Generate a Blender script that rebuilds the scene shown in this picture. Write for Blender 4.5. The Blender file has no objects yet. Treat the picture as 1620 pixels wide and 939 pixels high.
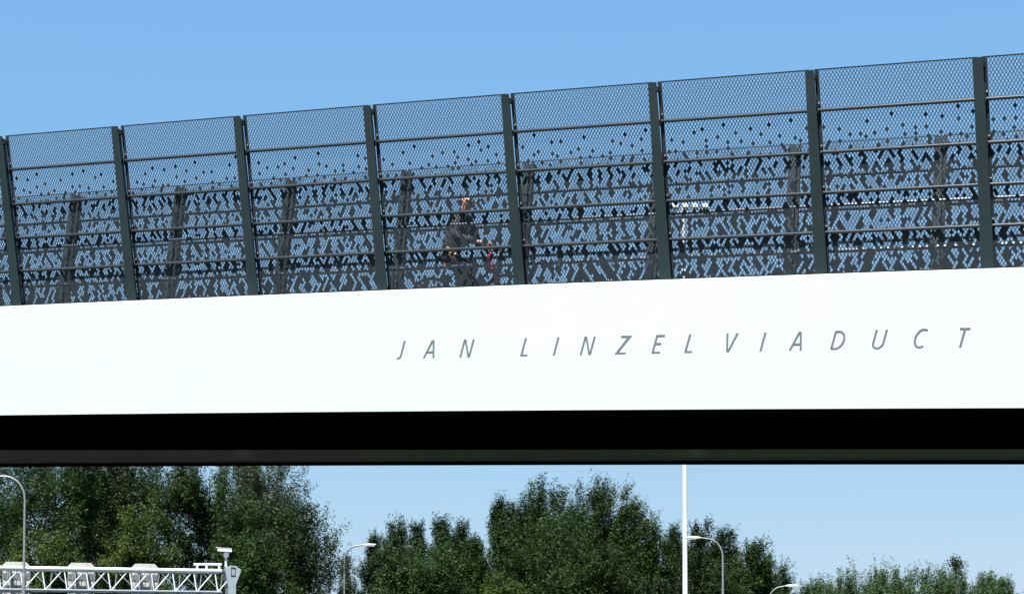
import bpy, bmesh, math, random
import numpy as np
from mathutils import Vector, Matrix
sc = bpy.context.scene
C = bpy.data.collections.new('scene'); sc.collection.children.link(C)
R = math.radians

# ---------------------------------------------------------------- camera
PHI = R(24.2)            # the bridge runs along world X, the camera looks 24 degrees left of its normal
CAMZ = 1.6
cam_d = bpy.data.cameras.new('camera'); cam = bpy.data.objects.new('camera', cam_d); C.objects.link(cam)
cam.location = (0, 0, CAMZ); cam.rotation_euler = (R(90 + 2.5), 0, PHI)
cam_d.sensor_width = 36; cam_d.lens = 3200 / 1620 * 36; cam_d.shift_y = 0.30295
cam_d.clip_start = 0.3; cam_d.clip_end = 6000
sc.camera = cam
# ---------------------------------------------------------------- sky and sun
SUN_EL, SUN_AZ = R(62.5), R(176)      # azimuth clockwise from +Y
w = bpy.data.worlds.new("World"); sc.world = w; w.use_nodes = True
nt = w.node_tree; bg = nt.nodes['Background']
sky = nt.nodes.new('ShaderNodeTexSky'); sky.sky_type = 'NISHITA'; sky.sun_disc = False
sky.sun_elevation = SUN_EL; sky.sun_rotation = SUN_AZ
sky.air_density = 1.0; sky.dust_density = 0.3; sky.ozone_density = 3.0; sky.altitude = 0
# a per-channel response curve over the whole sky, as the camera's picture style flattens it
sp = nt.nodes.new('ShaderNodeSeparateColor'); cb_ = nt.nodes.new('ShaderNodeCombineColor'); nt.links.new(sky.outputs[0], sp.inputs[0])
for ch_, (gain, power) in enumerate(((1.05, .695), (2.11, .40), (4.66, .10))):
    pw = nt.nodes.new('ShaderNodeMath'); pw.operation = 'POWER'; pw.inputs[1].default_value = power
    ml = nt.nodes.new('ShaderNodeMath'); ml.operation = 'MULTIPLY'; ml.inputs[1].default_value = gain
    nt.links.new(sp.outputs[ch_], pw.inputs[0]); nt.links.new(pw.outputs[0], ml.inputs[0]); nt.links.new(ml.outputs[0], cb_.inputs[ch_])
nt.links.new(cb_.outputs[0], bg.inputs[0]); bg.inputs[1].default_value = 0.062
sd = bpy.data.lights.new('sun', 'SUN'); so = bpy.data.objects.new('sun', sd); C.objects.link(so)
sd.energy = 5.0; sd.angle = R(0.53); sd.color = (1, 0.965, 0.91)
sv = Vector((math.sin(SUN_AZ) * math.cos(SUN_EL), math.cos(SUN_AZ) * math.cos(SUN_EL), math.sin(SUN_EL)))
so.rotation_euler = sv.to_track_quat('Z', 'Y').to_euler(); so.location = (0, -10, 40)
sc.view_settings.view_transform = 'Standard'; sc.view_settings.look = 'None'
sc.view_settings.exposure = 1.353; sc.view_settings.gamma = 1.0
sc.cycles.max_bounces = 6; sc.cycles.transparent_max_bounces = 4

# ---------------------------------------------------------------- helpers
def mat(name, col, rough=0.6, metal=0.0, var=0.0, vscale=3.0, spec=0.5, bump=0.0, bscale=60.0, stretch=None, col2=None):
    m = bpy.data.materials.new(name); m.use_nodes = True; n = m.node_tree.nodes; l = m.node_tree.links
    b = n['Principled BSDF']; b.inputs['Base Color'].default_value = (*col, 1); b.inputs['Roughness'].default_value = rough
    b.inputs['Metallic'].default_value = metal; b.inputs['Specular IOR Level'].default_value = spec
    tc = n.new('ShaderNodeTexCoord'); mp = n.new('ShaderNodeMapping'); l.new(tc.outputs['Object'], mp.inputs[0])
    if stretch: mp.inputs['Scale'].default_value = stretch
    if var > 0 or col2:
        t = n.new('ShaderNodeTexNoise'); t.inputs['Scale'].default_value = vscale; t.inputs['Detail'].default_value = 6
        l.new(mp.outputs[0], t.inputs[0])
        r = n.new('ShaderNodeValToRGB'); c2 = col2 or tuple(c * (1 - var) for c in col)
        r.color_ramp.elements[0].position = 0.35; r.color_ramp.elements[1].position = 0.65
        r.color_ramp.elements[0].color = (*c2, 1); r.color_ramp.elements[1].color = (*[min(1, c * (1 + var * .5)) for c in col], 1)
        l.new(t.outputs[0], r.inputs[0]); l.new(r.outputs[0], b.inputs['Base Color'])
    if bump > 0:
        t2 = n.new('ShaderNodeTexNoise'); t2.inputs['Scale'].default_value = bscale; t2.inputs['Detail'].default_value = 4
        l.new(mp.outputs[0], t2.inputs[0]); bp = n.new('ShaderNodeBump'); bp.inputs['Strength'].default_value = bump
        bp.inputs['Distance'].default_value = 0.02; l.new(t2.outputs[0], bp.inputs['Height']); l.new(bp.outputs[0], b.inputs['Normal'])
    return m
M = {}
M['fascia'] = mat('white_painted_steel', (0.445, 0.525, 0.505), 0.35, var=0.03, vscale=0.5, stretch=(1, 1, .25))
M['soffit'] = mat('shade_black_underside', (0.002, 0.002, 0.002), 0.95, spec=0.0, var=.2)  # grey underside in reality; its deep shade is put into the colour
M['inner'] = mat('glossy_girder_reflection_brown', (0.0120, 0.0096, 0.0066), 0.2, spec=0.04, var=0.3, vscale=1.2, stretch=(.15, 5, 1), bump=.03, bscale=2)  # glossy; the dark brown of reflected trees is put into the base colour
M['deck'] = mat('deck_asphalt', (0.05, 0.045, 0.045), 0.9, var=.2, vscale=30)
M['slate'] = mat('slate_coated_steel', (0.0251, 0.0320, 0.0388), 0.55, var=0.10, vscale=1.3, spec=.08)
M['post'] = mat('dark_green_grey_coated_steel', (0.0206, 0.0328, 0.0353), 0.5, var=0.12, vscale=2, spec=.15)
M['rail'] = mat('dark_grey_tube', (0.0269, 0.0328, 0.0361), 0.28, spec=.6, var=.1)
M['handrail'] = mat('stainless_handrail', (0.4950, 0.4800, 0.4650), 0.30, metal=0.85, var=.05)
M['bolt'] = mat('zinc_bolt', (0.7, 0.66, 0.6), 0.3, metal=.8)
M['letter'] = mat('grey_lettering', (0.122, 0.118, 0.128), 0.5, var=.05)
M['galv'] = mat('galvanised_steel', (0.2160, 0.2220, 0.2220), 0.45, metal=.3, var=.15, vscale=8)
M['white'] = mat('white_coated_steel', (0.6630, 0.6800, 0.6800), 0.4, var=.05)
M['gantry'] = mat('pale_blue_grey_steel', (0.2419, 0.2880, 0.3226), 0.5, var=.08)
M['chord'] = mat('grey_and_shaded_steel', (0.1800, 0.2160, 0.2520), 0.4, var=.1, vscale=6)  # grey parts; on lower chords and rear braces its darker tone paints shade
M['cream'] = mat('cream_sign_back', (0.4067, 0.3936, 0.3608), 0.6, var=.14, vscale=3)
M['band'] = mat('grey_sign_band', (0.1200, 0.1200, 0.1260), 0.6, var=.1)
M['black'] = mat('black_plastic', (0.015, 0.015, 0.016), 0.5, var=.2)
M['bark'] = mat('grey_brown_bark', (0.045, 0.038, 0.028), 0.9, var=.4, vscale=5, bump=.6, bscale=12, stretch=(1, 1, .2))
M['skin'] = mat('skin', (0.4821, 0.2566, 0.1710), 0.5, var=.08, vscale=20)
M['jacket'] = mat('grey_jacket_cloth', (0.0320, 0.0320, 0.0328), 0.9, var=.25, vscale=14, bump=.4, bscale=25)
M['trouser'] = mat('black_trouser_cloth', (0.010, 0.010, 0.012), 0.9, var=.3, vscale=10)
M['hair'] = mat('short_grey_brown_hair', (0.10, 0.07, 0.05), 0.8, var=.3, vscale=60)
M['red'] = mat('red_bicycle_paint', (0.3900, 0.0156, 0.0234), 0.3, var=.05)
M['rubber'] = mat('tyre_rubber', (0.02, 0.02, 0.02), 0.8, var=.2)
M['glass'] = mat('lamp_lens', (0.55, 0.58, 0.6), 0.2, var=.05)
M['asphalt'] = mat('road_asphalt', (0.0360, 0.0360, 0.0374), 0.9, var=.2, vscale=2, bump=.3, bscale=90)
M['paint'] = mat('road_paint', (0.75, 0.75, 0.73), 0.6, var=.12, vscale=6)
M['grass'] = mat('verge_grass', (0.0208, 0.0327, 0.0095), 0.95, var=.4, vscale=.6, bump=.8, bscale=6)
M['concrete'] = mat('pale_concrete', (0.2800, 0.2720, 0.2560), 0.85, var=.15, vscale=2)

def leafmat(name, c1, c2):
    m = bpy.data.materials.new(name); m.use_nodes = True; n = m.node_tree.nodes; l = m.node_tree.links
    b = n['Principled BSDF']; b.inputs['Roughness'].default_value = 0.55; b.inputs['Specular IOR Level'].default_value = 0.22
    at = n.new('ShaderNodeAttribute'); at.attribute_name = 'tint'
    r = n.new('ShaderNodeValToRGB'); r.color_ramp.elements[0].color = (*c1, 1); r.color_ramp.elements[1].color = (*c2, 1)  # random leaf tones, range widened to paint in highlights and shade
    l.new(at.outputs['Fac'], r.inputs[0]); l.new(r.outputs[0], b.inputs['Base Color'])
    tr = n.new('ShaderNodeBsdfTranslucent'); hs = n.new('ShaderNodeHueSaturation'); hs.inputs['Value'].default_value = 1.1; hs.inputs['Saturation'].default_value = 1.15
    l.new(r.outputs[0], hs.inputs['Color']); l.new(hs.outputs[0], tr.inputs[0])
    mx = n.new('ShaderNodeMixShader'); mx.inputs[0].default_value = 0.22
    out = n['Material Output']; l.new(b.outputs[0], mx.inputs[1]); l.new(tr.outputs[0], mx.inputs[2]); l.new(mx.outputs[0], out.inputs[0])
    return m
LEAF = {
 'mid': leafmat('leaf_mid_green', (0.0048, 0.0123, 0.0019), (0.0360, 0.0722, 0.0113)),
 'warm': leafmat('leaf_yellow_green', (0.0093, 0.0201, 0.0027), (0.0669, 0.1006, 0.0138)),
 'dark': leafmat('leaf_dark_green', (0.0036, 0.0085, 0.0015), (0.0292, 0.0521, 0.0096)),
 'grey': leafmat('leaf_grey_green', (0.0104, 0.0171, 0.0077), (0.0864, 0.1085, 0.0507)),
 'far': leafmat('leaf_far_willow', (0.0124, 0.0264, 0.0067), (0.0774, 0.1320, 0.0434)),
 'pop': leafmat('leaf_blue_green', (0.0067, 0.0159, 0.0061), (0.0465, 0.0789, 0.0294)),
}

def tag(o, label=None, cat=None, group=None, kind=None):
    if label: o['label'] = label
    if cat: o['category'] = cat
    if group: o['group'] = group
    if kind: o['kind'] = kind
    return o
def empty(name, loc=(0, 0, 0), rz=0.0):
    o = bpy.data.objects.new(name, None); C.objects.link(o); o.location = loc; o.rotation_euler = (0, 0, rz)
    o.empty_display_size = .2
    return o
class MB:
    def __init__(s): s.v = []; s.f = []; s.mi = []; s.cur = 0
    def add(s, vs, fs):
        k = len(s.v); s.v += [tuple(v) for v in vs]; s.f += [tuple(i + k for i in f) for f in fs]; s.mi += [s.cur] * len(fs)
    def box(s, c, d, rz=0.0, rx=0.0, ry=0.0):
        m = Matrix.Rotation(rz, 3, 'Z') @ Matrix.Rotation(ry, 3, 'Y') @ Matrix.Rotation(rx, 3, 'X')
        vs = [Vector(c) + m @ Vector((x * d[0] / 2, y * d[1] / 2, z * d[2] / 2)) for x in (-1, 1) for y in (-1, 1) for z in (-1, 1)]
        s.add(vs, [(0, 1, 3, 2), (4, 6, 7, 5), (0, 4, 5, 1), (2, 3, 7, 6), (0, 2, 6, 4), (1, 5, 7, 3)])
    def tube(s, pts, r, n=8, cap=True):
        pts = [Vector(p) for p in pts]; rs = r if hasattr(r, '__len__') else [r] * len(pts)
        vs = []; fs = []
        ref = None
        for i, p in enumerate(pts):
            t = (pts[min(i + 1, len(pts) - 1)] - pts[max(i - 1, 0)]).normalized()
            if ref is None:
                ref = Vector((0, 0, 1)) if abs(t.z) < .9 else Vector((1, 0, 0))
            a = (ref - t * ref.dot(t)).normalized(); ref = a; b = t.cross(a)
            for k in range(n):
                an = 2 * math.pi * k / n; vs.append(p + (a * math.cos(an) + b * math.sin(an)) * rs[i])
        for i in range(len(pts) - 1):
            for k in range(n):
                k2 = (k + 1) % n; fs.append((i * n + k, i * n + k2, (i + 1) * n + k2, (i + 1) * n + k))
        if cap: fs.append(tuple(range(n))[::-1]); fs.append(tuple((len(pts) - 1) * n + k for k in range(n)))
        s.add(vs, fs)
    def prism(s, poly, axis, a, b):
        # poly of (u,v) extruded along axis from a to b; axis 'y': u=x, v=z ; axis 'x': u=y, v=z ; axis 'z': u=x, v=y
        n = len(poly); vs = []
        for t in (a, b):
            for u, v in poly:
                vs.append({'y': (u, t, v), 'x': (t, u, v), 'z': (u, v, t)}[axis])
        s.add(vs, [tuple(range(n)), tuple(range(2 * n - 1, n - 1, -1))] + [(i, i + n, (i + 1) % n + n, (i + 1) % n) for i in range(n)])
    def build(s, name, m, parent=None, smooth=False, loc=None, bevel=0):
        me = bpy.data.meshes.new(name); me.from_pydata(s.v, [], s.f)
        for mm in (m if isinstance(m, (list, tuple)) else [m]): me.materials.append(mm)
        if isinstance(m, (list, tuple)): me.polygons.foreach_set('material_index', s.mi)
        bm = bmesh.new(); bm.from_mesh(me); bmesh.ops.recalc_face_normals(bm, faces=bm.faces)
        if bevel: bmesh.ops.bevel(bm, geom=[e for e in bm.edges if e.calc_face_angle(0) > .5], offset=bevel, segments=2, affect='EDGES', profile=.5)
        bm.to_mesh(me); bm.free()
        if smooth:
            me.polygons.foreach_set('use_smooth', [True] * len(me.polygons)); me.set_sharp_from_angle(angle=R(40))
        o = bpy.data.objects.new(name, me); C.objects.link(o); o.parent = parent
        if loc: o.location = loc
        return o
def npmesh(name, V, Fq, m, parent=None, tint=None):
    me = bpy.data.meshes.new(name); nv = len(V); nf = len(Fq)
    me.vertices.add(nv); me.vertices.foreach_set('co', np.asarray(V, np.float32).ravel())
    nn = np.asarray(Fq).shape[1]; me.loops.add(nf * nn); me.loops.foreach_set('vertex_index', np.asarray(Fq, np.int32).ravel())
    me.polygons.add(nf); me.polygons.foreach_set('loop_start', np.arange(0, nf * nn, nn, dtype=np.int32))
    me.update(calc_edges=True); me.polygons.foreach_set('use_smooth', np.zeros(nf, dtype=bool)); me.materials.append(m)
    if tint is not None:
        a = me.attributes.new('tint', 'FLOAT', 'POINT'); a.data.foreach_set('value', np.asarray(tint, np.float32))
    o = bpy.data.objects.new(name, me); C.objects.link(o); o.parent = parent
    return o

# view-frame ground positions: lateral metres right of the viewing axis, metres ahead, height
FW = Vector((-math.sin(PHI), math.cos(PHI), 0)); RT = Vector((math.cos(PHI), math.sin(PHI), 0))
def W(lat, dep, z=0): return RT * lat + FW * dep + Vector((0, 0, z))

# ---------------------------------------------------------------- ground and roads
g = MB(); g.add([(-2500, -1500, 0), (2500, -1500, 0), (2500, 3500, 0), (-2500, 3500, 0)], [(0, 1, 2, 3)])
tag(g.build('ground', M['grass']), kind='structure')
def strip(name, a, b, d0, d1, z, m, kind='structure'):
    s = MB(); s.add([W(a, d0, z), W(b, d0, z), W(b, d1, z), W(a, d1, z)], [(0, 1, 2, 3)])
    o = s.build(name, m); tag(o, kind=kind); return o
RB = 56.0; D0 = 25.0      # the road runs under the bridge and bends left before the wood
PATH = [(0, d) for d in range(-90, 25, 5)] + [(-RB + RB * math.cos(R(a)), D0 + RB * math.sin(R(a))) for a in range(0, 91, 3)] + [(-RB - k * 20, D0 + RB) for k in range(1, 30)]
def offs(o):
    out = []
    for i, p in enumerate(PATH):
        q0, q1 = PATH[max(0, i - 1)], PATH[min(len(PATH) - 1, i + 1)]; dx, dy = q1[0] - q0[0], q1[1] - q0[1]; L = math.hypot(dx, dy)
        out.append((p[0] + dy / L * o, p[1] - dx / L * o))
    return out
def ribbon(s, a, b, z, dash=None):
    A, B = offs(a), offs(b)
    for i in range(len(A) - 1):
        if dash and i % 2: continue
        s.add([W(*A[i], z), W(*B[i], z), W(*B[i + 1], z), W(*A[i + 1], z)], [(0, 1, 2, 3)])
s = MB(); ribbon(s, -7.4, 7.4, .004); tag(s.build('road', M['asphalt']), kind='structure')
s = MB()
for o in (-6.9, 6.9): ribbon(s, o - .08, o + .08, .008)
for o in (-3.45, 0, 3.45): ribbon(s, o - .06, o + .06, .008, True)
tag(s.build('road_markings', M['paint']), kind='structure')

# ---------------------------------------------------------------- the bridge
def zt(x): return -3.74e-4 * x * x - 0.0566 * x + 6.223          # top edge of the near white panel
def zb(x): return -2.82e-4 * x * x - 0.05764 * x + 4.6123         # its lower edge
def zf(x): return -3.71e-4 * x * x - 0.0566 * x + 6.263          # foot of the near fence
def zs1(x): return 4.589 - .0491 * x                             # soffit where the far edge girder begins
def zs2(x): return 4.571 - .04807 * x - 1.336e-4 * x * x         # lower far edge
XS = [-60 + i * .75 for i in range(121)]
bridge = tag(empty('footbridge', (0, 25, 0)), 'white sided viaduct with shade-black underside and grey lettering crossing the picture', 'bridge')
def loft(name, prof, m, closed=True, smooth=True):
    """prof(x) -> list of (y, z); swept along the bridge"""
    s = MB(); n = None; vs = []; fs = []
    for i, x in enumerate(XS):
        p = prof(x); n = len(p); vs += [(x, y - 25, z) for y, z in p]
        if i:
            for k in range(n if closed else n - 1):
                k2 = (k + 1) % n; fs.append(((i - 1) * n + k, (i - 1) * n + k2, i * n + k2, i * n + k))
    if closed: fs.append(tuple(range(n))); fs.append(tuple(range(len(vs) - n, len(vs)))[::-1])
    s.add(vs, fs); return s.build(name, m, bridge, smooth)
near_face = loft('side_panel', lambda x: [(23.16, zt(x)), (23.10, zt(x)), (23.07, zt(x) - .04), (23.055, zt(x) * .5 + zb(x) * .5), (23.05, zb(x)), (23.06, zb(x)), (23.16, zt(x) - .3)], M['fascia'], smooth=False)
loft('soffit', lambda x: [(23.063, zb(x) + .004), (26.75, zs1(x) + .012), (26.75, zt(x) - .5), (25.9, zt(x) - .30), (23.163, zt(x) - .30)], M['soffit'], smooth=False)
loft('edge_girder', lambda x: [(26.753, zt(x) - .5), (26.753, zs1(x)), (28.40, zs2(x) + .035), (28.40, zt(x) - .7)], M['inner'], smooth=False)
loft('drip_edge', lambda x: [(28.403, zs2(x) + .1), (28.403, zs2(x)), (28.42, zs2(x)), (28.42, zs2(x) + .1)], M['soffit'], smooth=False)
loft('deck', lambda x: [(23.42, zt(x) - .297), (23.42, zt(x) - .24), (25.58, zt(x) - .24), (25.58, zt(x) - .297)], M['deck'])
loft('kerb', lambda x: [(23.163, zt(x) - .297), (23.163, zt(x) - .02), (23.41, zt(x) - .02), (23.41, zt(x) - .297)], M['slate'])
loft('kerb', lambda x: [(25.59, zt(x) - .297), (25.59, zt(x) - .02), (25.80, zt(x) - .02), (25.80, zt(x) - .297)], M['slate'])
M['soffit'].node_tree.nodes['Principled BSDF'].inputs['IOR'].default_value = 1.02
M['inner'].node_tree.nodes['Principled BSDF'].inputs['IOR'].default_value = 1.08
# lettering -------------------------------------------------
def arc(cx, cy, rx, ry, a0, a1, n=9): return [(cx + rx * math.cos(R(a0 + (a1 - a0) * i / n)), cy + ry * math.sin(R(a0 + (a1 - a0) * i / n))) for i in range(n + 1)]
# upright strokes in a box of width w, height 1 (the slant is applied later)
GL = {
 'J': (.24, [[(.24, 1), (.24, .16)] + arc(.08, .16, .16, .15, 0, -110, 6)]),
 'A': (.62, [[(.0, 0), (.27, .96), (.35, .96), (.62, 0)], [(.12, .33), (.50, .33)]]),
 'N': (.56, [[(.0, 0), (0, .96), (.06, .96), (.50, .04), (.56, .04), (.56, 1)]]),
 'L': (.36, [[(0, 1), (0, 0.04), (.38, .04)]]),
 'I': (.0, [[(0, 1), (0, 0)]]),
 'Z': (.52, [[(.0, .96), (.52, .96), (0, .04), (.54, .04)]]),
 'E': (.44, [[(.46, .96), (0, .96), (0, .04), (.44, .04)], [(0.04, .52), (.38, .52)]]),
 'V': (.58, [[(0, 1), (.25, .04), (.33, .04), (.58, 1)]]),
 'D': (.58, [[(0, .04), (0, .96), (.2, .96)] + arc(.2, .5, .38, .46, 80, -80, 10) + [(.2, .04), (0, .04)]]),
 'U': (.56, [[(0, 1), (0, .3)] + arc(.28, .3, .28, .28, 180, 360, 10) + [(.56, .3), (.56, 1)]]),
 'C': (.56, [arc(.36, .5, .36, .48, 58, 302, 14)]),
 'T': (.56, [[(0, .96), (.56, .96)], [(.28, .93), (.28, 0)]]),
}
def letter(ch, X, Zb, h):
    wd, strokes = GL[ch]; s = MB(); hw = .043
    def sl(u, v): return ((u - wd / 2) * .98 + (v - .5) * .235, v)
    for q, st in enumerate(strokes):
        P = [Vector(sl(*p)) for p in st]; P = [p for k_, p in enumerate(P) if k_ == 0 or (p - P[k_ - 1]).length > 1e-3]; n = len(P); L = []; Rr = []
        for i in range(n):
            d0 = (P[i] - P[i - 1]).normalized() if i else (P[1] - P[0]).normalized()
            d1 = (P[i + 1] - P[i]).normalized() if i < n - 1 else d0
            n0 = Vector((-d0.y, d0.x)); n1 = Vector((-d1.y, d1.x)); m = (n0 + n1)
            m = n0 if m.length < 1e-4 else m.normalized(); k = hw / max(.38, m.dot(n0)); m = Vector((m.x * 1.34, m.y)); L.append(P[i] + m * k); Rr.append(P[i] - m * k)
        y0 = -.012 - .0015 * q
        vs = []
        for y in (y0, .03):
            for a in L + Rr: vs.append((a.x * h, y, a.y * h))
        fs = []; o2 = 2 * n
        for i in range(n - 1):
            fs += [(i, i + 1, n + i + 1, n + i), (o2 + i, o2 + n + i, o2 + n + i + 1, o2 + i + 1), (i, o2 + i, o2 + i + 1, i + 1), (n + i, n + i + 1, o2 + n + i + 1, o2 + n + i)]
        fs += [(0, n, o2 + n, o2), (n - 1, o2 + n - 1, o2 + 2 * n - 1, 2 * n - 1)]
        s.add(vs, fs)
    o = s.build('letter', M['letter'], near_face); o.location = (X, 23.062 - 25, Zb); o['label'] = 'grey italic letter ' + ch
    return o
LET = [("J", -11.942), ("A", -11.505), ("N", -10.994), ("L", -10.168), ("I", -9.764), ("N", -9.339), ("Z", -8.87), ("E", -8.409), ("L", -7.995), ("V", -7.499), ("I", -7.089), ("A", -6.662), ("D", -6.166), ("U", -5.685), ("C", -5.205), ("T", -4.718)]
for ch, X in LET:
    t = (X + 11.942) / (11.942 - 4.718)
    o = letter(ch, X, 5.944 - .362 * t, .228 - .01 * t); o.rotation_euler = (0, R(2.87), 0)

# ---------------------------------------------------------------- fences
HF = 2.335; LEAN = 0.193; PITCH = 1.957
def fpt(side, x, h, o):
    """point of a fence: side 0 near / 1 far, x along, h above the foot, o outward from the sheet"""
    if side == 0: return (x, 23.30 - LEAN * h - o, zf(x) + h - LEAN * o * 0)
    return (x, 25.64 + LEAN * h + o, zf(x) + h)
def make_sheet(side, x0, x1, seed, parent):
    rng = np.random.default_rng(seed)
    W_ = x1 - x0; mx = .05; mt = .012; nc = 43; nr = 34
    w_ = W_ - 2 * mx; h_ = HF - 2 * mt; dx = w_ / nc; dz = h_ / nr
    # closed cells thin out towards the top; they (and the openings between them) run in short diagonal chains
    NJ, NI = 2 * nr + 1, nc + 2
    uu = 1 - np.arange(NJ) / (2 * nr)
    prob = np.interp(uu, [0, .215, .23, .30, .38, .43, .5, .6, .8, 1.0], [0, 0, .028, .06, .125, .24, .33, .42, .56, .72]) * (1 if side == 0 else .06)
    filled = np.zeros((NJ, NI), bool)
    def step(j, i, dj, dr): return j + dj, (i + dr if j % 2 == 0 else i - 1 + dr)     # dr 0 = left, 1 = right
    def pick(j, most):                    # of a few random cells, the one whose surroundings are fullest (or emptiest)
        c = rng.integers(0, NI, 7); f_ = [filled[max(0, j - 3):j + 4, max(0, i - 2):i + 3].mean() for i in c]
        return int(c[int(np.argmax(f_) if most else np.argmin(f_))])
    def chain(j, i, ln, val):
        dj = 1 if rng.random() < .5 else -1; dr = int(rng.random() < .5)
        for _ in range(ln):
            if not (0 <= j < NJ and 0 <= i < NI): return
            filled[j, i] = val; j, i = step(j, i, dj, dr)
            if rng.random() < .28: dr = 1 - dr
    for j in range(NJ):
        p = prob[j]
        if p < .36:
            need = p * NI - filled[j].sum(); t = 0
            while need > rng.random() and t < 60:
                i = pick(j, False); t += 1
                if p < .12 and (filled[j, max(0, i - 1):i + 2].any() or (j > 0 and filled[j - 1, max(0, i - 1):i + 2].any())): continue
                chain(j, i, 1 if p < .12 else 1 + int(rng.integers(3)), True); need = p * NI - filled[j].sum()
        else: filled[j] = True
    for j in range(NJ):
        p = prob[j]
        if p >= .36:
            t = 0
            while (filled[j].sum() > p * NI + rng.random() * 2 - 1) and t < 90:
                i = pick(j, True); t += 1; chain(j, i, 2 + int(rng.integers(4)), False)
    Vs = []; Fs = []; base = 0
    k = .80 if side == 0 else .89; T = .003
    ii, jj = np.meshgrid(np.arange(nc + 2), np.arange(2 * nr + 1))
    cx = (ii - (jj % 2) * .5) * dx; cz = jj * dz / 2
    # keep cells whose diamond touches the rectangle
    okc = (cx - dx / 2 < w_ - 1e-6) & (cx + dx / 2 > 1e-6)
    cx = cx[okc]; cz = cz[okc]; filled = filled[okc]
    ox = np.stack([cx - dx / 2, cx, cx + dx / 2, cx], 1); oz = np.stack([cz, cz - dz / 2, cz, cz + dz / 2], 1)
    ox = ox.clip(0, w_); oz = oz.clip(0, h_)
    def lift(px, pz, off):
        X = x0 + mx + px; h = mt + pz
        z = -3.71e-4 * X * X - 0.0566 * X + 6.263 + h
        Y = (23.30 - LEAN * h - off) if side == 0 else (25.64 + LEAN * h + off)
        return np.stack([X, Y, z], -1)
    e = .0035
    ixs = cx[:, None] + (ox * 0 + np.array([-1, 0, 1, 0])) * dx / 2 * k; izs = cz[:, None] + np.array([0, -1, 0, 1]) * dz / 2 * k
    ixs = ixs.clip(e, w_ - e); izs = izs.clip(e, h_ - e)
    op = ~filled
    OX, OZ, IX, IZ = ox[op], oz[op], ixs[op], izs[op]; n = len(OX)
    V = np.concatenate([lift(OX, OZ, 0), lift(IX, IZ, 0), lift(OX, OZ, -T), lift(IX, IZ, -T)], 1).reshape(-1, 3)
    b = (np.arange(n) * 16)[:, None]
    for q in range(4):
        p = (q + 1) % 4
        for f in ((q, p, 4 + p, 4 + q), (8 + p, 8 + q, 12 + q, 12 + p), (4 + q, 4 + p, 12 + p, 12 + q)): Fs.append(b + np.array(f))
    FX, FZ = ox[filled], oz[filled]; m = len(FX)
    V2 = np.concatenate([lift(FX, FZ, 0), lift(FX, FZ, -T)], 1).reshape(-1, 3); b2 = (n * 16 + np.arange(m) * 8)[:, None]
    Fs += [b2 + np.array([0, 1, 2, 3]), b2 + np.array([7, 6, 5, 4])]
    Vl = [V, V2]; cnt = n * 16 + m * 8
    for (a0, a1, c0, c1) in ((-mx, 0, -mt, h_ + mt), (w_, w_ + mx, -mt, h_ + mt), (0, w_, -mt, 0), (0, w_, h_, h_ + mt)):
        nx = 1 if a1 - a0 < .1 else 6
        for s in range(nx):
            u0 = a0 + (a1 - a0) * s / nx; u1 = a0 + (a1 - a0) * (s + 1) / nx
            px = np.array([u0, u1, u1, u0]); pz = np.array([c0, c0, c1, c1])
            Vl.append(np.concatenate([lift(px, pz, 0), lift(px, pz, -T)], 0))
            Fs.append(np.array([[0, 1, 2, 3], [7, 6, 5, 4], [0, 4, 5, 1], [1, 5, 6, 2], [2, 6, 7, 3], [3, 7, 4, 0]]) + cnt); cnt += 8
    o = npmesh('panel', np.concatenate(Vl) - np.array(parent.location), np.concatenate(Fs), M['slate'], parent)
    return o
RAILS = (1.862, 1.385, .925, .47)
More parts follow.
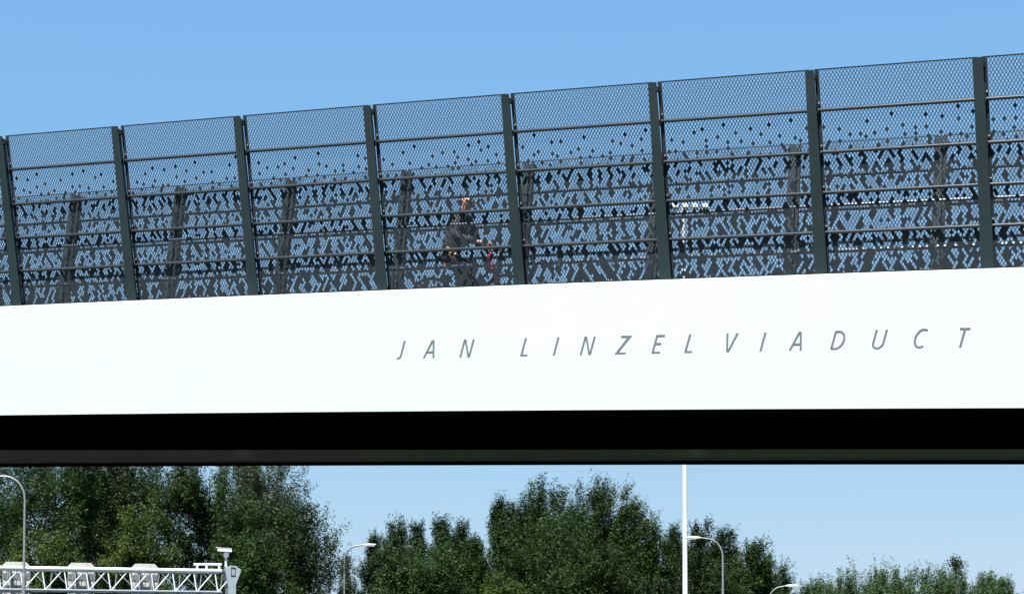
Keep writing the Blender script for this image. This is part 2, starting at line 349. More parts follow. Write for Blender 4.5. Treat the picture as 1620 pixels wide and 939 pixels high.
def make_fence(side, xs, parent):
    hm = M['handrail'] if side == 0 else M['slate']
    org = Vector(parent.location)
    def P(x, h, o): return Vector(fpt(side, x, h, o)) - org
    for i, x in enumerate(xs):
        s = MB()
        # tapered outer flange and web
        top = HF + .002
        def slab(h0, h1, w0, w1, o0, o1):
            vs = [P(x - w0 / 2, h0, o0), P(x + w0 / 2, h0, o0), P(x + w0 / 2, h0, o1), P(x - w0 / 2, h0, o1), P(x - w1 / 2, h1, o0), P(x + w1 / 2, h1, o0), P(x + w1 / 2, h1, o1), P(x - w1 / 2, h1, o1)]
            s.add(vs, [(0, 1, 2, 3), (4, 7, 6, 5), (0, 4, 5, 1), (1, 5, 6, 2), (2, 6, 7, 3), (3, 7, 4, 0)])
        slab(-.25, top - .04, .158, .106, .100, .113)
        slab(-.25, top - .045, .012, .012, -.03, .099)
        if side == 1: slab(-.20, top - .03, .11, .08, -.075, -.063)
        slab(-.25, -.015, .19, .19, -.10, .098)
        post = s.build('post', M['post'], parent)
        for h in (2.25,) + RAILS + (.03,):
            c = MB(); oa, ob = -.012, .052
            c.add([P(x + .007, h - .04, oa), P(x + .062, h - .04, oa), P(x + .062, h - .04, ob), P(x + .007, h - .04, ob), P(x + .007, h + .012, oa), P(x + .062, h + .012, oa), P(x + .062, h + .012, ob), P(x + .007, h + .012, ob)],
                  [(0, 1, 2, 3), (4, 7, 6, 5), (0, 4, 5, 1), (1, 5, 6, 2), (2, 6, 7, 3), (3, 7, 4, 0)])
            c.build('bracket', M['black'], post)
        for h in (1.95, 1.465, 1.0, .55):
            c = MB(); p = P(x + .068, h, 0); q = P(x + .068, h, .014); c.tube([p, q], .012, 6); c.build('bolt', M['bolt'], post)
        if i < len(xs) - 1:
            x1 = xs[i + 1]
            make_sheet(side, x + .031, x1 - .031, 100 * side + i, parent)
            for h in RAILS:
                r = MB(); r.tube([P(x + .012 + (x1 - x - .024) * t / 4, h, .026) for t in range(5)], .022, 10); r.build('rail', M['rail'], parent, True)
    # inner handrail and lower guide tube on short stand-offs
    for h, d, rr in (((.865, .20, .021), (.315, .20, .025)) if side == 0 else ()):
        for i in range(len(xs) - 1):
            r = MB(); xa, xb = xs[i], xs[i + 1]
            pts = []
            for t in range(5):
                x = xa + (xb - xa) * t / 4; z = zf(x) + h; pts.append(Vector((x, 23.50 if side == 0 else 25.44, z)) - org)
            r.tube(pts, rr, 12); hr = r.build('handrail' if h > .5 else 'guide_rail', hm, parent, True)
            a = MB(); x = xa; yi = 23.50 if side == 0 else 25.44; ys = fpt(side, x, h, -.03)[1]
            a.tube([Vector((x, ys, zf(x) + h - .05)) - org, Vector((x, yi, zf(x) + h - .02)) - org], .012, 6); a.build('rail_bracket', M['post'], hr)
near_x = [-18.15 + PITCH * (k - 1) for k in range(10)]
far_x = [-17.33 + PITCH * (k - 2) for k in range(10)]
f0 = tag(empty('bridge_fence', (-10, 23.3, 6.8)), 'dark diamond cut steel fence leaning out over the white side panel, nearest to the viewer', 'fence')
make_fence(0, near_x, f0)
f1 = tag(empty('bridge_fence', (-10, 25.64, 6.8)), 'dark diamond cut fence on the far edge of the bridge, seen through the nearer one', 'fence')
make_fence(1, far_x, f1)

# ---------------------------------------------------------------- person on a red bicycle
def skin_mesh(name, chains, m, parent, sub=2, root=0):
    """chains: list of [(pt, radius), ...]; chains starting at an existing point join there"""
    vs = []; rs = []; es = []
    def idx(p, r):
        for i, q in enumerate(vs):
            if (Vector(q) - Vector(p)).length < 1e-4: return i
        vs.append(tuple(p)); rs.append(r); return len(vs) - 1
    for ch in chains:
        prev = None
        for p, r in ch:
            i = idx(p, r)
            if prev is not None and prev != i: es.append((prev, i))
            prev = i
    me = bpy.data.meshes.new(name); me.from_pydata(vs, es, []); o = bpy.data.objects.new(name, me); C.objects.link(o)
    md = o.modifiers.new('s', 'SKIN'); md.use_smooth_shade = True
    for i, sv_ in enumerate(me.skin_vertices[0].data):
        r = rs[i]; sv_.radius = r if isinstance(r, tuple) else (r, r); sv_.use_root = (i == root)
    o.modifiers.new('u', 'SUBSURF').levels = sub
    bpy.context.view_layer.update()
    dg = bpy.context.evaluated_depsgraph_get(); me2 = bpy.data.meshes.new_from_object(o.evaluated_get(dg))
    o.modifiers.clear(); o.data = me2; me2.materials.clear(); me2.materials.append(m); o.parent = parent
    me2.polygons.foreach_set('use_smooth', [True] * len(me2.polygons))
    return o
DX, DY = -11.70, 24.5
DZ = zt(DX) - .24
# local frame: x = riding direction (right in picture, down the slope), y = away, z up ; origin on deck under the saddle
per = tag(empty('person', (DX, DY, DZ)), 'bald person in grey jacket and black trousers riding a bicycle behind the fence', 'person')
def lift_up(chs):
    return [[((p[0], p[1], p[2] + .07 * min(1, max(0, (p[2] - .95) / .25)) * (1 if p[0] < .05 else 0)), r) for p, r in ch] for ch in chs]
head_c = (-.02, -.05, 1.575)
body = [
 [((-.30, 0, .93), (.15, .13)), ((-.25, 0, 1.05), (.14, .11)), ((-.18, 0, 1.22), (.16, .12)), ((-.12, 0, 1.37), (.15, .11)), ((-.09, -.01, 1.45), .065), ((-.05, -.025, 1.52), .058), ((-.025, -.04, 1.60), (.072, .085)), ((-.02, -.045, 1.66), (.062, .075))],
]
for sgn in (-1, 1):
    body.append([((-.12, 0, 1.37), (.15, .11)), ((-.10, sgn * .17, 1.38), .062), ((-.08 if sgn < 0 else .0, sgn * .30, 1.12), .043), ((.20, sgn * .27, 1.07), .036), ((.32, sgn * .25, 1.068), (.022, .034)), ((.39, sgn * .25, 1.058), (.017, .038))])
    kx, kz = (.10, .78) if sgn < 0 else (.06, .58)
    fz = .36 if sgn < 0 else .12
    body.append([((-.30, 0, .93), (.15, .13)), ((-.24, sgn * .10, .88), .095), ((kx, sgn * .12, kz), .06), ((-.04, sgn * .13, fz + .10), .042), ((.0, sgn * .13, fz), .04), ((.11, sgn * .13, fz - .03), .03)])
bo = skin_mesh('body', lift_up(body), M['skin'], per)
# face features joined to the head: nose, ears, brow ; the face looks towards the viewer's left and slightly down
fd = Vector((-.45, -.86, -.12)).normalized(); sd_ = Vector((-fd.y, fd.x, 0)).normalized()
hc = Vector((-.022, -.043, 1.685))
def blob(c, r, seg=8):
    s = MB(); c = Vector(c); vs = []; fs = []
    for i in range(seg + 1):
        for k in range(seg):
            a = math.pi * i / seg; b = 2 * math.pi * k / seg
            vs.append((c.x + r[0] * math.sin(a) * math.cos(b), c.y + r[1] * math.sin(a) * math.sin(b), c.z + r[2] * math.cos(a)))
    for i in range(seg):
        for k in range(seg): fs.append((i * seg + k, i * seg + (k + 1) % seg, (i + 1) * seg + (k + 1) % seg, (i + 1) * seg + k))
    s.add(vs, fs); return s
n_ = MB(); tip = hc + fd * .118 + Vector((0, 0, -.025)); n_.tube([hc + fd * .082 + Vector((0, 0, .025)), tip, hc + fd * .09 + Vector((0, 0, -.04))], [.008, .016, .010], 8); n_.build('nose', M['skin'], bo, True)
for s_ in (-1, 1):
    e = blob(hc + sd_ * s_ * .082 + Vector((0, 0, -.01)), (.016, .016, .033)); e.build('ear', M['skin'], bo, True)
    e = blob(hc + fd * .082 + sd_ * s_ * .032 + Vector((0, 0, .012)), (.012, .012, .007)); e.build('eye', M['hair'], bo, True)
mo = MB(); mo.tube([hc + fd * .086 + sd_ * .024 + Vector((0, 0, -.064)), hc + fd * .094 + Vector((0, 0, -.063)), hc + fd * .086 - sd_ * .024 + Vector((0, 0, -.064))], .005, 6); mo.build('mouth', mat('lips', (.35, .12, .10), .5, var=.1), bo, True)
# hair: a short fringe round the back of the head, the crown bald
hb = MB()
for q in range(60):
    a = R(100 + 160 * q / 59); dirv = fd * math.cos(a) + sd_ * math.sin(a)
    for zz in (-.05, -.02, .01):
        p = hc + Vector((dirv.x * .084, dirv.y * .084, zz)); hb.tube([p, p + dirv * .010 + Vector((0, 0, -.025))], [.010, .004], 4)
hb.build('hair', M['hair'], bo)
# clothing
jk = [
 [((-.29, 0, .97), (.175, .155)), ((-.25, 0, 1.05), (.168, .14)), ((-.18, 0, 1.22), (.185, .145)), ((-.12, 0, 1.37), (.175, .13)), ((-.095, -.01, 1.44), .085), ((-.085, -.012, 1.47), .075)],
]
for sgn in (-1, 1):
    jk.append([((-.12, 0, 1.37), (.175, .13)), ((-.10, sgn * .17, 1.38), .082), ((-.09 if sgn < 0 else -.05, sgn * .235, 1.25), .066), ((-.08 if sgn < 0 else .0, sgn * .30, 1.12), .060)] + [((.24, sgn * .265, 1.07), .048)])
skin_mesh('jacket', lift_up(jk), M['jacket'], bo)
tr = [[((-.30, 0, .99), (.165, .145)), ((-.30, 0, .92), (.165, .145))]]
for sgn in (-1, 1):
    kx, kz = (.10, .78) if sgn < 0 else (.06, .58)
    fz = .36 if sgn < 0 else .12
    tr.append([((-.30, 0, .92), (.165, .145)), ((-.24, sgn * .10, .88), .115), ((kx, sgn * .12, kz), .08), ((-.04, sgn * .13, fz + .12), .06), ((-.02, sgn * .13, fz + .05), .06)])
skin_mesh('trousers', tr, M['trouser'], bo)
for sgn in (-1, 1):
    fz = .36 if sgn < 0 else .12
    s = MB(); s.prism([(-.06, fz - .06), (.20, fz - .06), (.21, fz - .03), (.08, fz + .05), (-.06, fz + .06)], 'y', sgn * .13 - .045, sgn * .13 + .045); s.build('shoe', M['black'], bo, True, bevel=.012)
# hands: fingers curled over the grips
for sgn in (-1, 1):
    for q in range(4):
        y = sgn * (.222 + q * .019); ln = (.9, 1.0, .95, .8)[q]
        s = MB(); s.tube([(.397, y, 1.062), (.397 + .030 * ln, y, 1.066), (.397 + .043 * ln, y, 1.045), (.397 + .028 * ln, y, 1.024), (.403, y, 1.020)], [.0095, .0092, .0088, .0082, .007], 7); s.build('finger', M['skin'], bo, True)
    s = MB(); s.tube([(.380, sgn * .222, 1.050), (.397, sgn * .205, 1.030), (.415, sgn * .205, 1.018)], [.012, .010, .008], 7); s.build('thumb', M['skin'], bo, True)
bike = tag(empty('bicycle', (DX, DY, DZ)), 'black bicycle with a red front fork ridden by the bald person in grey', 'bicycle')
bz = .345
s = MB(); BB = (-.05, 0, .29); ST = (-.22, 0, .80); HT = (.315, 0, .93); HB = (.365, 0, .79)
s.tube([BB, ST], .016); s.tube([(-.19, 0, .70), (.335, 0, .86)], .016); s.tube([BB, (.36, 0, .80)], .018)
for y in (-.05, .05): s.tube([BB, (-.55, y, bz)], .010); s.tube([(-.2, 0, .72), (-.55, y, bz)], .009)
s.build('frame', M['black'], bike, True)
s = MB(); s.tube([HB, HT, (.30, 0, .985)], .026)
for y in (-.05, .05): s.tube([HB, (.38, y, .74), (.56, y, bz)], .014)
s.build('fork', M['red'], bike, True)
s = MB(); s.tube([(.30, 0, .985), (.30, 0, 1.02), (.39, 0, 1.04)], .013); s.tube([(.31, -.33, 1.045), (.397, -.25, 1.045), (.405, -.12, 1.045), (.395, 0, 1.045), (.405, .12, 1.045), (.397, .25, 1.045), (.31, .33, 1.045)], .012, 10); s.build('handlebar', M['galv'], bike, True)
s = MB(); s.tube([ST, (-.25, 0, .90)], .013); s.build('seat_post', M['galv'], bike, True)
s = MB(); s.prism([(-.40, -.085), (-.36, -.09), (-.24, -.04), (-.12, -.02), (-.12, .02), (-.24, .04), (-.36, .09), (-.40, .085)], 'z', .895, .93); s.build('saddle', M['black'], bike, True, bevel=.01)
for wx in (-.55, .56):
    s = MB(); s.tube([(wx + .325 * math.cos(2 * math.pi * k / 32), 0, bz + .325 * math.sin(2 * math.pi * k / 32)) for k in range(33)], .019, 8); wl = s.build('wheel', M['rubber'], bike, True)
    s = MB(); s.tube([(wx + .30 * math.cos(2 * math.pi * k / 32), 0, bz + .30 * math.sin(2 * math.pi * k / 32)) for k in range(33)], .009, 6); s.build('rim', M['galv'], wl, True)
    s = MB()
    for k in range(24): s.tube([(wx, .02 * (-1) ** k, bz), (wx + .30 * math.cos(2 * math.pi * k / 24), 0, bz + .30 * math.sin(2 * math.pi * k / 24))], .0018, 4)
    s.tube([(wx, -.05, bz), (wx, .05, bz)], .018, 8); s.build('spokes', M['galv'], wl)
s = MB()
for sgn in (-1, 1):
    fz = .30 if sgn < 0 else .06
    s.tube([(-.05, sgn * .04, .29), (-.05, sgn * .075, .29), (.05, sgn * .085, fz)], .010); s.box((.06, sgn * .13, fz - .005), (.08, .10, .022))
s.build('crank', M['galv'], bike)
for o in (per, bike): o.rotation_euler = (0, R(2.6), 0)

# ---------------------------------------------------------------- street lamps and the tall mast
def lamp(lat, dep, toppy, armdir, label, r0=.09, r1=.05, arm=1.5, sleeve=.45, head=True):
    z = (1100 - toppy) / 3200 * dep + CAMZ
    t = tag(empty('street_lamp', W(lat, dep), PHI), label, 'street lamp', 'street lamps beyond the bridge')
    s = MB(); s.tube([(0, 0, 0), (0, 0, z * sleeve)], [r0 * 1.25, r0 * 1.1], 12); s.tube([(0, 0, z * sleeve), (0, 0, z - .9)], [r0 * .85, r1], 12)
    s.tube([(0, 0, z * sleeve - .03), (0, 0, z * sleeve + .08)], [r0 * 1.15, r0 * .8], 12); s.build('pole', M['galv'], t, True)
    s = MB(); rad = .8; pts = [(armdir * rad * (1 - math.cos(R(a))), 0, z - .9 + (.9) * math.sin(R(a))) for a in range(0, 91, 10)]
    pts += [(armdir * (rad + arm), 0, z + .05)]; s.tube(pts, [r1] * (len(pts) - 1) + [r1 * .85], 10); s.build('arm', M['galv'], t, True)
    a = armdir * (rad + arm - .05)
    s = MB(); L = .72; s.prism([(a, z + .01), (a, z + .08), (a + armdir * L * .35, z + .12), (a + armdir * L, z + .09), (a + armdir * L, z + .03), (a + armdir * L * .4, z - .01)], 'y', -.12, .12)
    h = s.build('lamp_head', M['white'], t, True, bevel=.02)
    s = MB(); s.box((a + armdir * L * .6, 0, z - .012), (L * .6, .2, .05)); s.build('lamp_glass', M['glass'], h)
    return t
lamp(-18.85, 78, 752, -1, 'grey street lamp at the left edge, standing in front of the sign gantry', r0=.062, r1=.040, arm=1.6, sleeve=.62)
lamp(-9.38, 113, 862, 1, 'grey street lamp between the left wood and the round poplars, head to the right', arm=.3, r0=.075, r1=.045)
lamp(10.23, 98, 851, -1, 'grey street lamp just right of the tall white mast, head to the left', arm=.32, r0=.08, r1=.045)
lamp(14.2, 112, 927, 1, 'farthest small street lamp before the low trees on the right', arm=.2, r0=.06, r1=.035)
mz = (1100 - 320) / 3200 * 105 + CAMZ
mast = tag(empty('light_mast', W(9.0, 105), PHI), 'tall white lighting mast rising behind the bridge to a row of white floodlights', 'mast')
s = MB(); s.tube([(0, 0, 0), (0, 0, 10), (0, 0, mz - .3)], [.17, .12, .085], 16); s.build('pole', M['white'], mast, True)
s = MB(); s.box((.35, 0, mz - .28), (1.7, .08, .07)); s.tube([(0, 0, mz - .45), (0, 0, mz)], .14, 12); s.build('crossbar', M['white'], mast)
for k in range(4):
    s = MB(); s.prism([(-.14, -.12), (.14, -.12), (.16, .13), (-.16, .13)], 'y', -.14, .14); f = s.build('floodlight', M['white'], mast, bevel=.02); f.location = (-.45 + k * .52, -.05, mz - .02); f.rotation_euler = (R(-25), 0, 0)

# ---------------------------------------------------------------- sign gantry over the left carriageway
GD = 88; PX = GD / 3200
def gz(py): return (1100 - py) * PX + CAMZ
gan = tag(empty('sign_gantry', W(-12.3, GD), PHI + R(-0)), 'pale lattice truss gantry with a flared end column and a camera on top', 'gantry')
GB = R(14)
gan.rotation_euler = (0, 0, PHI + GB)
zt_, zb_ = gz(902.5), gz(936); gx0, gx1 = -32.0, -.35; dep = 1.1
def chord(y, z, name='chord', r=.065, m='white'):
    s = MB(); s.tube([(gx0, y, z), (gx1, y, z)], r, 12); return s.build(name, M[m], gan, True)
chord(0, zt_, r=.085); chord(dep, zt_, r=.065); chord(0, zb_, m='chord', r=.055); chord(dep, zb_, m='chord', r=.05)  # lower chords take the darker grey as painted shade
per_ = .915
for k in range(34):
    xt = gx1 - .30 - k * per_
    s = MB(); s.tube([(xt - .0, 0, zt_), (xt + .14, 0, zb_)], .028, 8); s.build('brace', M['white'], gan, True)
    s = MB(); s.tube([(xt + .14, 0, zb_), (xt + per_, 0, zt_)], .025, 8); s.build('brace', M['white'], gan, True)
    s = MB(); s.tube([(xt + .45, dep, zt_), (xt + .35, dep, zb_)], .024, 6); s.build('brace', M['chord'], gan, True)  # rear braces coloured darker than the sunlit front ones, shade in the colour
    s = MB(); s.tube([(xt + .45, dep, zb_), (xt + .45 - per_, dep, zt_)], .024, 6); s.build('brace', M['chord'], gan, True)
    s = MB(); s.tube([(xt, 0, zt_), (xt, dep, zt_)], .024, 6); s.tube([(xt, 0, zb_), (xt + .4, dep, zb_)], .024, 6); s.build('cross_brace', M['chord'], gan, True)
# columns with flared heads: the right one is in the picture, the other one carries the far end
for cx_, lab in ((.0, 1), (-32.2, 0)):
    s = MB(); zz = gz
    def X(px): return cx_ + (px - 365) * PX * 1.02
    out = [(X(361), 0), (X(373.5), 0), (X(374), zz(924)), (X(381), zz(905)), (X(381.3), zz(900.5)), (X(374.5), zz(895.2)), (X(364.5), zz(894.2)), (X(355.5), zz(899.5)), (X(357.5), zz(905)), (X(362.5), zz(929))]
    s.prism(out, 'y', -.25, 1.15); col = s.build('column', M['gantry'], gan, bevel=.012)
    s = MB(); hx = X(369.5)
    s.box((hx, -.262, zz(897.5)), (.20, .02, .035)); s.box((hx, -.262, zz(910)), (.20, .02, .035)); s.box((hx - .08, -.262, zz(903.8)), (.02, .02, .32)); s.box((hx + .08, -.262, zz(903.8)), (.02, .02, .32)); s.build('hatch', M['post'], col)
# short guard tube on top near the column
s = MB(); s.tube([(-1.55, .1, gz(892.5)), (-.35, .1, gz(892))], .055, 10)
for x in (-1.4, -1.0, -.45): s.tube([(x, .1, gz(892)), (x, .05, zt_)], .045, 8)
s.build('cable_duct', M['white'], gan, True)
# camera on its stalk
s = MB(); s.tube([(-.16, .1, gz(896)), (-.16, .1, gz(880))], .05, 10); s.build('camera_stalk', M['white'], gan, True)
s = MB(); s.tube([(-.16, -.02, gz(877)), (-.16, .22, gz(877))], .12, 16); s.tube([(-.16, .1, gz(882)), (-.16, .1, gz(870))], .04, 8); s.build('camera_joint', M['chord'], gan, True)
s = MB(); s.box((-.22, .1, gz(868.8)), (.62, .17, .15), ry=R(3)); s.box((-.26, .1, gz(866)), (.70, .2, .02), ry=R(3)); cb = s.build('camera_housing', M['white'], gan, bevel=.008)
# signal boxes behind the truss
for k, px in enumerate((30, 128, 225.5, -68)):
    lx = (px - 365) * PX * .99 / math.cos(GB) + .36
    t = tag(empty('signal_box', gan.matrix_basis @ Vector((lx, 1.45, gz(953) + .09)), PHI + GB),
            ['cream lane signal box behind the truss, crossed by the nearest street lamp', 'middle cream lane signal box behind the truss', 'cream lane signal box nearest the flared gantry column', 'cream lane signal box on the gantry outside the left edge'][k], 'signal box', 'lane signal boxes on the gantry')
    H = 60 * PX; wv = .56
    s = MB(); c = .14; s.prism([(-wv + c, 0), (wv - c, 0), (wv, c), (wv, H - c), (wv - c, H), (-wv + c, H), (-wv, H - c), (-wv, c)], 'y', 0, .30); b = s.build('housing', M['cream'], t, bevel=.01)
    for hz_, th in ((H * .63, .26), (H * .30, .07)):
        s = MB(); s.box((0, -.012, hz_), (wv * 1.96, .03, th)); s.build('panel_band', M['band'], t)
    s = MB()
    for q in range(-2, 3): s.box((q * .2, -.02, H * .45), (.012, .03, H * .8))
    s.build('seam', M['chord'], t)
    s = MB(); s.box((-.25, -.19, H * .55), (.04, .35, H * .5)); s.box((.25, -.19, H * .55), (.04, .35, H * .5)); s.build('hanger', M['gantry'], t)

# ---------------------------------------------------------------- trees
def make_tree(px, D, toppy, hw_px, leaf, label, seed, style='round', wind=0.0, dens=1.0, lsz=.15, base=.12, name='deciduous_tree', cat='tree'):
    rng = np.random.default_rng(seed)
    lat = (px - 810) / 3200 * D; H = (1100 - toppy) / 3200 * D + CAMZ; Rr = hw_px / 3200 * D * {'spire': 1.42, 'willow': 1.15, 'round': 1.1}[style]
    root = tag(empty(name, W(lat, D), PHI), label, cat, 'trees beyond the bridge')
    nl = int(60 * dens * (.35 + Rr / 4.2)); ntw = 23; nlf = 31
    # limbs
    t0 = base + (1 - base) * rng.random(nl) ** 0.62 * .88
    ang = rng.random(nl) * 2 * np.pi
    z0 = t0 * H * .8
    # envelope radius at tip height
    up = {'round': .45, 'spire': .95, 'willow': .6}[style]
    zt2 = np.clip(z0 + (H - z0) * (.12 + .85 * rng.random(nl) ** 1.1) * (1 if style != 'round' else .9), 0, H * .97)
    q = zt2 / H
    if style == 'spire': env = np.interp(q, [0, .15, .45, .68, .86, 1], [.6, 1, 1, .82, .48, .10])
    elif style == 'willow': env = np.interp(q, [0, .15, .45, .75, .9, 1], [.6, .9, 1, .9, .65, .25])
    else: env = np.interp(q, [0, .12, .4, .7, .9, 1], [.55, .85, 1, .86, .55, .15])
    rr = Rr * env * (.35 + .65 * rng.random(nl) ** .5) * (.85 + .3 * rng.random(nl))
    lump = 1 + .18 * np.sin(ang * 3 + seed) * np.sin(q * 9 + seed * 1.7)
    rr = rr * lump
    tip = np.stack([rr * np.cos(ang) + wind * (zt2 / H) ** 2 * Rr * .5, rr * np.sin(ang), zt2], 1)
    st = np.stack([0 * z0 + wind * .1 * Rr * z0 / H, 0 * z0, z0], 1)
    mid = (st + tip) / 2 + np.stack([tip[:, 0] * .12, tip[:, 1] * .12, -(tip[:, 2] - st[:, 2]) * .12 * np.ones(nl)], 1)
    # twigs
    tt = .30 + .70 * rng.random((nl, ntw)) ** .8
    B = ((1 - tt) ** 2)[..., None] * st[:, None] + (2 * tt * (1 - tt))[..., None] * mid[:, None] + (tt ** 2)[..., None] * tip[:, None]
    ld = (tip - mid); ld /= np.linalg.norm(ld, axis=1, keepdims=True) + 1e-6
    rd = rng.normal(size=(nl, ntw, 3)); rd /= np.linalg.norm(rd, axis=2, keepdims=True)
    td = ld[:, None] * .5 + rd * (.85 if style == 'round' else .55) + np.array([wind * .55, 0, up]); td /= np.linalg.norm(td, axis=2, keepdims=True)
    tl = (.5 + 1.0 * rng.random((nl, ntw))) * (Rr / 5) ** .4 * (1.25 if style != 'round' else 1.0)
    # leading shoots: every limb ends in long upright sprays that make the outline ragged
    ns = 4; B[:, :ns] = tip[:, None] - ld[:, None] * (.5 * rng.random((nl, ns)))[..., None]
    sh = ld[:, None] * .25 + rng.normal(size=(nl, ns, 3)) * .22 + np.array([wind * .8, 0, 1.0 if style != 'round' else .7]); sh /= np.linalg.norm(sh, axis=2, keepdims=True)
    td[:, :ns] = sh; tl[:, :ns] = (.7 + 1.1 * rng.random((nl, ns))) * (1.15 if style != 'round' else .8) * min(1.3, Rr / 3.2)
    # leaves
    lt = rng.random((nl, ntw, nlf)) ** .8
    Pp = B[:, :, None] + td[:, :, None] * (tl[:, :, None] * lt)[..., None] + rng.normal(size=(nl, ntw, nlf, 3)) * (.07 + .09 * (1 - lt))[..., None]
    P = Pp.reshape(-1, 3); n = len(P)
    limb_t = np.repeat(rng.random(nl), ntw * nlf); twig_t = np.repeat(rng.random(nl * ntw), nlf)
    tint = np.clip(.35 * limb_t + .30 * twig_t + .35 * rng.random(n), 0, 1)
    # orientation: leaf blades hang with normals mostly up and outward
    nrm = rng.normal(size=(n, 3)) * .75 + np.array([0, 0, .55]) + (P - np.array([0, 0, H * .55])) * (.35 / Rr)
    nrm /= np.linalg.norm(nrm, axis=1, keepdims=True)
    a = np.cross(nrm, rng.normal(size=(n, 3))); a /= np.linalg.norm(a, axis=1, keepdims=True); b = np.cross(nrm, a)
    sz = lsz * (.65 + .7 * rng.random(n))[:, None] * (D / 110) ** .5
    Lf = np.stack([P - a * sz * .62 + b * sz * .1, P + a * sz * .62, P + b * sz * .62 + a * sz * .05], 1).reshape(-1, 3)
    Fq = np.arange(n * 3).reshape(-1, 3)
    npmesh('crown', Lf, Fq, LEAF[leaf], root, np.repeat(tint, 3))
    s = MB(); r0 = .02 * H
    s.tube([(0, 0, 0), (wind * .03 * Rr, 0, H * .3), (wind * .1 * Rr, 0, H * .6), (wind * .2 * Rr, 0, H * .8)], [r0, r0 * .7, r0 * .3, .02], 8)
    for i in range(0, nl, 2):
        s.tube([tuple(st[i]), tuple(mid[i]), tuple(tip[i] * .75 + mid[i] * .25)], [.05 + .004 * H * (1 - t0[i]), .035, .012], 4, cap=False)
    s.build('trunk', M['bark'], root, True)
    return root
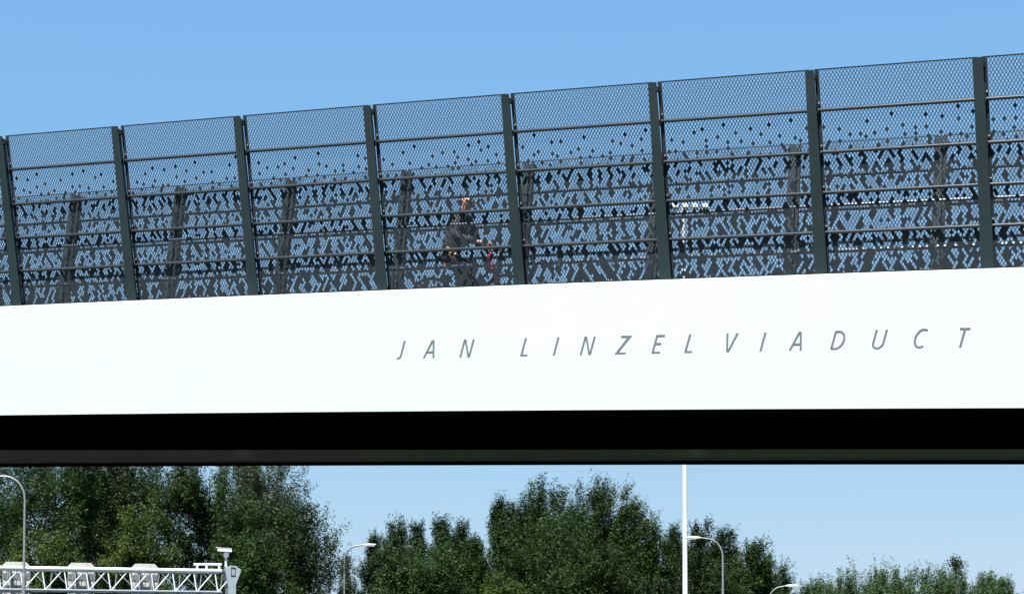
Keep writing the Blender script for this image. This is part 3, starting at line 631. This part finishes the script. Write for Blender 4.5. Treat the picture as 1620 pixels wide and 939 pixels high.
TR = [
 (150, 120, 690, 95, 'dark', 'round', 0, 'dark tree deep in the left wood, seen between the nearer crowns'),
 (372, 120, 712, 80, 'dark', 'round', 0, 'dark tree filling the gap behind the flared gantry column'),
 # px, D, top, half width, leaf, style, wind, label
 (-40, 104, 668, 120, 'mid', 'round', 0, 'large tree at the left edge behind the gantry, cut off by the picture'),
 (85, 100, 662, 105, 'mid', 'round', 0, 'large green tree rising behind the two left signal boxes'),
 (205, 106, 670, 110, 'dark', 'round', 0, 'large dark tree behind the signal box nearest the column'),
 (330, 103, 668, 100, 'mid', 'round', 0, 'large green tree above the flared column of the gantry'),
 (420, 108, 695, 90, 'grey', 'round', .1, 'grey green loose tree at the right edge of the left wood'),
 (215, 95, 792, 62, 'warm', 'round', 0, 'yellow green low tree in front of the left wood'),
 (70, 94, 835, 80, 'warm', 'round', 0, 'low yellow green tree behind the left half of the truss'),
 (385, 94, 835, 70, 'mid', 'round', 0, 'low tree standing right behind the gantry column'),
 (470, 97, 806, 76, 'dark', 'willow', 0, 'dark bushy tree sloping down right of the gantry column'),
 (553, 150, 876, 16, 'grey', 'willow', 0, 'small thin tree behind the lamp post left of the poplars'),
 (595, 128, 843, 28, 'pop', 'spire', 0, 'leftmost and lowest poplar, with the lamp head before it'),
 (630, 126, 828, 42, 'pop', 'spire', 0, 'blue green poplar second from the lamp, the widest of its row'),
 (663, 129, 831, 38, 'pop', 'spire', 0, 'blue green poplar in the middle of the row, between two taller ones'),
 (697, 127, 827, 36, 'pop', 'spire', 0, 'blue green poplar fourth from the lamp, pointed'),
 (727, 128, 831, 36, 'pop', 'spire', 0, 'blue green poplar fifth from the lamp, narrow'),
 (752, 126, 850, 34, 'mid', 'spire', 0, 'last and low poplar of the row beside the tall spiky tree'),
 (672, 114, 852, 92, 'mid', 'round', 0, 'broad low green tree in front of the row of poplars'),
 (801, 114, 788, 36, 'mid', 'willow', 0, 'narrow spiky poplar at the left side of the tall middle group'),
  (826, 117, 796, 44, 'dark', 'willow', 0, 'dark tree between the two spiky poplars of the middle group'),
 (846, 112, 762, 44, 'mid', 'spire', .1, 'tallest spiky poplar of the middle group'),
 (882, 116, 773, 46, 'mid', 'spire', .1, 'poplar in the notch right of the tallest one'),
 (918, 113, 765, 60, 'mid', 'willow', .5, 'wide poplar with its top bent to the right, centre of the middle group'),
 (952, 115, 768, 54, 'grey', 'willow', .7, 'windswept grey green tree on the right of the middle group'),
 (992, 113, 795, 44, 'mid', 'willow', .7, 'windswept green tree stepping down right of the middle group'),
 (1026, 112, 826, 36, 'mid', 'willow', .3, 'low green tree left of the white mast'),
 (870, 106, 812, 104, 'mid', 'round', 0, 'dark broad tree low in front of the middle group'),
 (795, 104, 905, 56, 'warm', 'round', 0, 'bright green bush low under the middle group'),
 (970, 107, 856, 70, 'dark', 'round', 0, 'dark low tree between the middle group and the white mast'),
 (1070, 122, 835, 26, 'pop', 'spire', 0, 'small poplar immediately behind the white mast'),
 (1106, 120, 822, 36, 'dark', 'willow', .35, 'dark windswept tree just right of the white mast'),
 (1142, 121, 838, 32, 'mid', 'willow', .35, 'small pointed tree behind the bend of the lamp arm'),
 (1176, 119, 862, 50, 'mid', 'willow', .55, 'green tree sloping down to the right past the lamp'),
 (1208, 123, 890, 40, 'mid', 'willow', .6, 'windswept low tree before the farthest lamp'),
 (1125, 108, 866, 66, 'dark', 'round', 0, 'dark low tree under the lamp right of the mast'),
 (1240, 140, 915, 12, 'dark', 'spire', .2, 'small dark shrub tree beside the farthest lamp'),
 (1288, 172, 924, 28, 'far', 'willow', 0, 'lowest willow, directly right of the farthest lamp'),
 (1320, 171, 914, 32, 'far', 'willow', 0, 'grey green willow second in the low right row'),
 (1365, 170, 905, 40, 'far', 'willow', 0, 'round grey green willow, broadest of the low right row'),
 (1412, 173, 904, 36, 'far', 'willow', 0, 'grey green willow in the middle of the low right row'),
 (1460, 168, 908, 36, 'far', 'willow', 0, 'grey green willow two places left of the thin sapling'),
 (1500, 170, 904, 30, 'far', 'willow', 0, 'greener willow immediately left of the thin sapling'),
 (1534, 165, 904, 30, 'far', 'willow', 0, 'darker willow right behind the thin sapling'),
 (1566, 169, 911, 28, 'far', 'willow', 0, 'willow next to last at the right end of the low row'),
 (1592, 171, 917, 18, 'far', 'willow', 0, 'last small willow at the right end of the low row'),
 (1648, 175, 931, 32, 'far', 'willow', 0, 'low willow cut off by the right edge'),
]
for i, (px, D, ty, hw, lf, stl, wd, lab) in enumerate(TR):
    nm = {'spire': 'poplar_tree', 'willow': 'willow_tree', 'round': 'deciduous_tree'}[stl]
    make_tree(px, D, ty, hw * (1.5 if D > 160 else 1), lf, lab, 11 + i, stl, wd, name=nm, dens=(1.03 if D < 130 else .74), lsz=(.106 if D < 130 else .105))
D = 160; H = (1100 - 881) / 3200 * D + CAMZ
sap = tag(empty('sapling', W((1513 - 810) / 3200 * D, D), PHI), 'thin sapling with a tuft of leaves standing above the low right row', 'tree')
s = MB(); s.tube([(0, 0, 0), (.15, 0, H * .5), (.05, 0, H - 1.0), (-.05, 0, H - .3)], [.10, .07, .04, .02], 6)
rng = np.random.default_rng(5)
for k in range(9):
    a = rng.random() * 6.28; z = H - 1.1 + .5 * rng.random(); s.tube([(0, 0, z), (.45 * math.cos(a), .45 * math.sin(a), z + .35 + .4 * rng.random())], [.02, .008], 4)
s.build('trunk', M['bark'], sap)
n = 420; P = rng.normal(size=(n, 3)) * np.array([.30, .30, .28]) + np.array([0, 0, H - .45])
a = rng.normal(size=(n, 3)); a /= np.linalg.norm(a, axis=1, keepdims=True); b = np.cross(a, rng.normal(size=(n, 3))); b /= np.linalg.norm(b, axis=1, keepdims=True)
npmesh('crown', np.stack([P, P + a * .15, P + a * .07 + b * .12], 1).reshape(-1, 3), np.arange(n * 3).reshape(-1, 3), LEAF['dark'], sap, np.repeat(rng.random(n), 3))
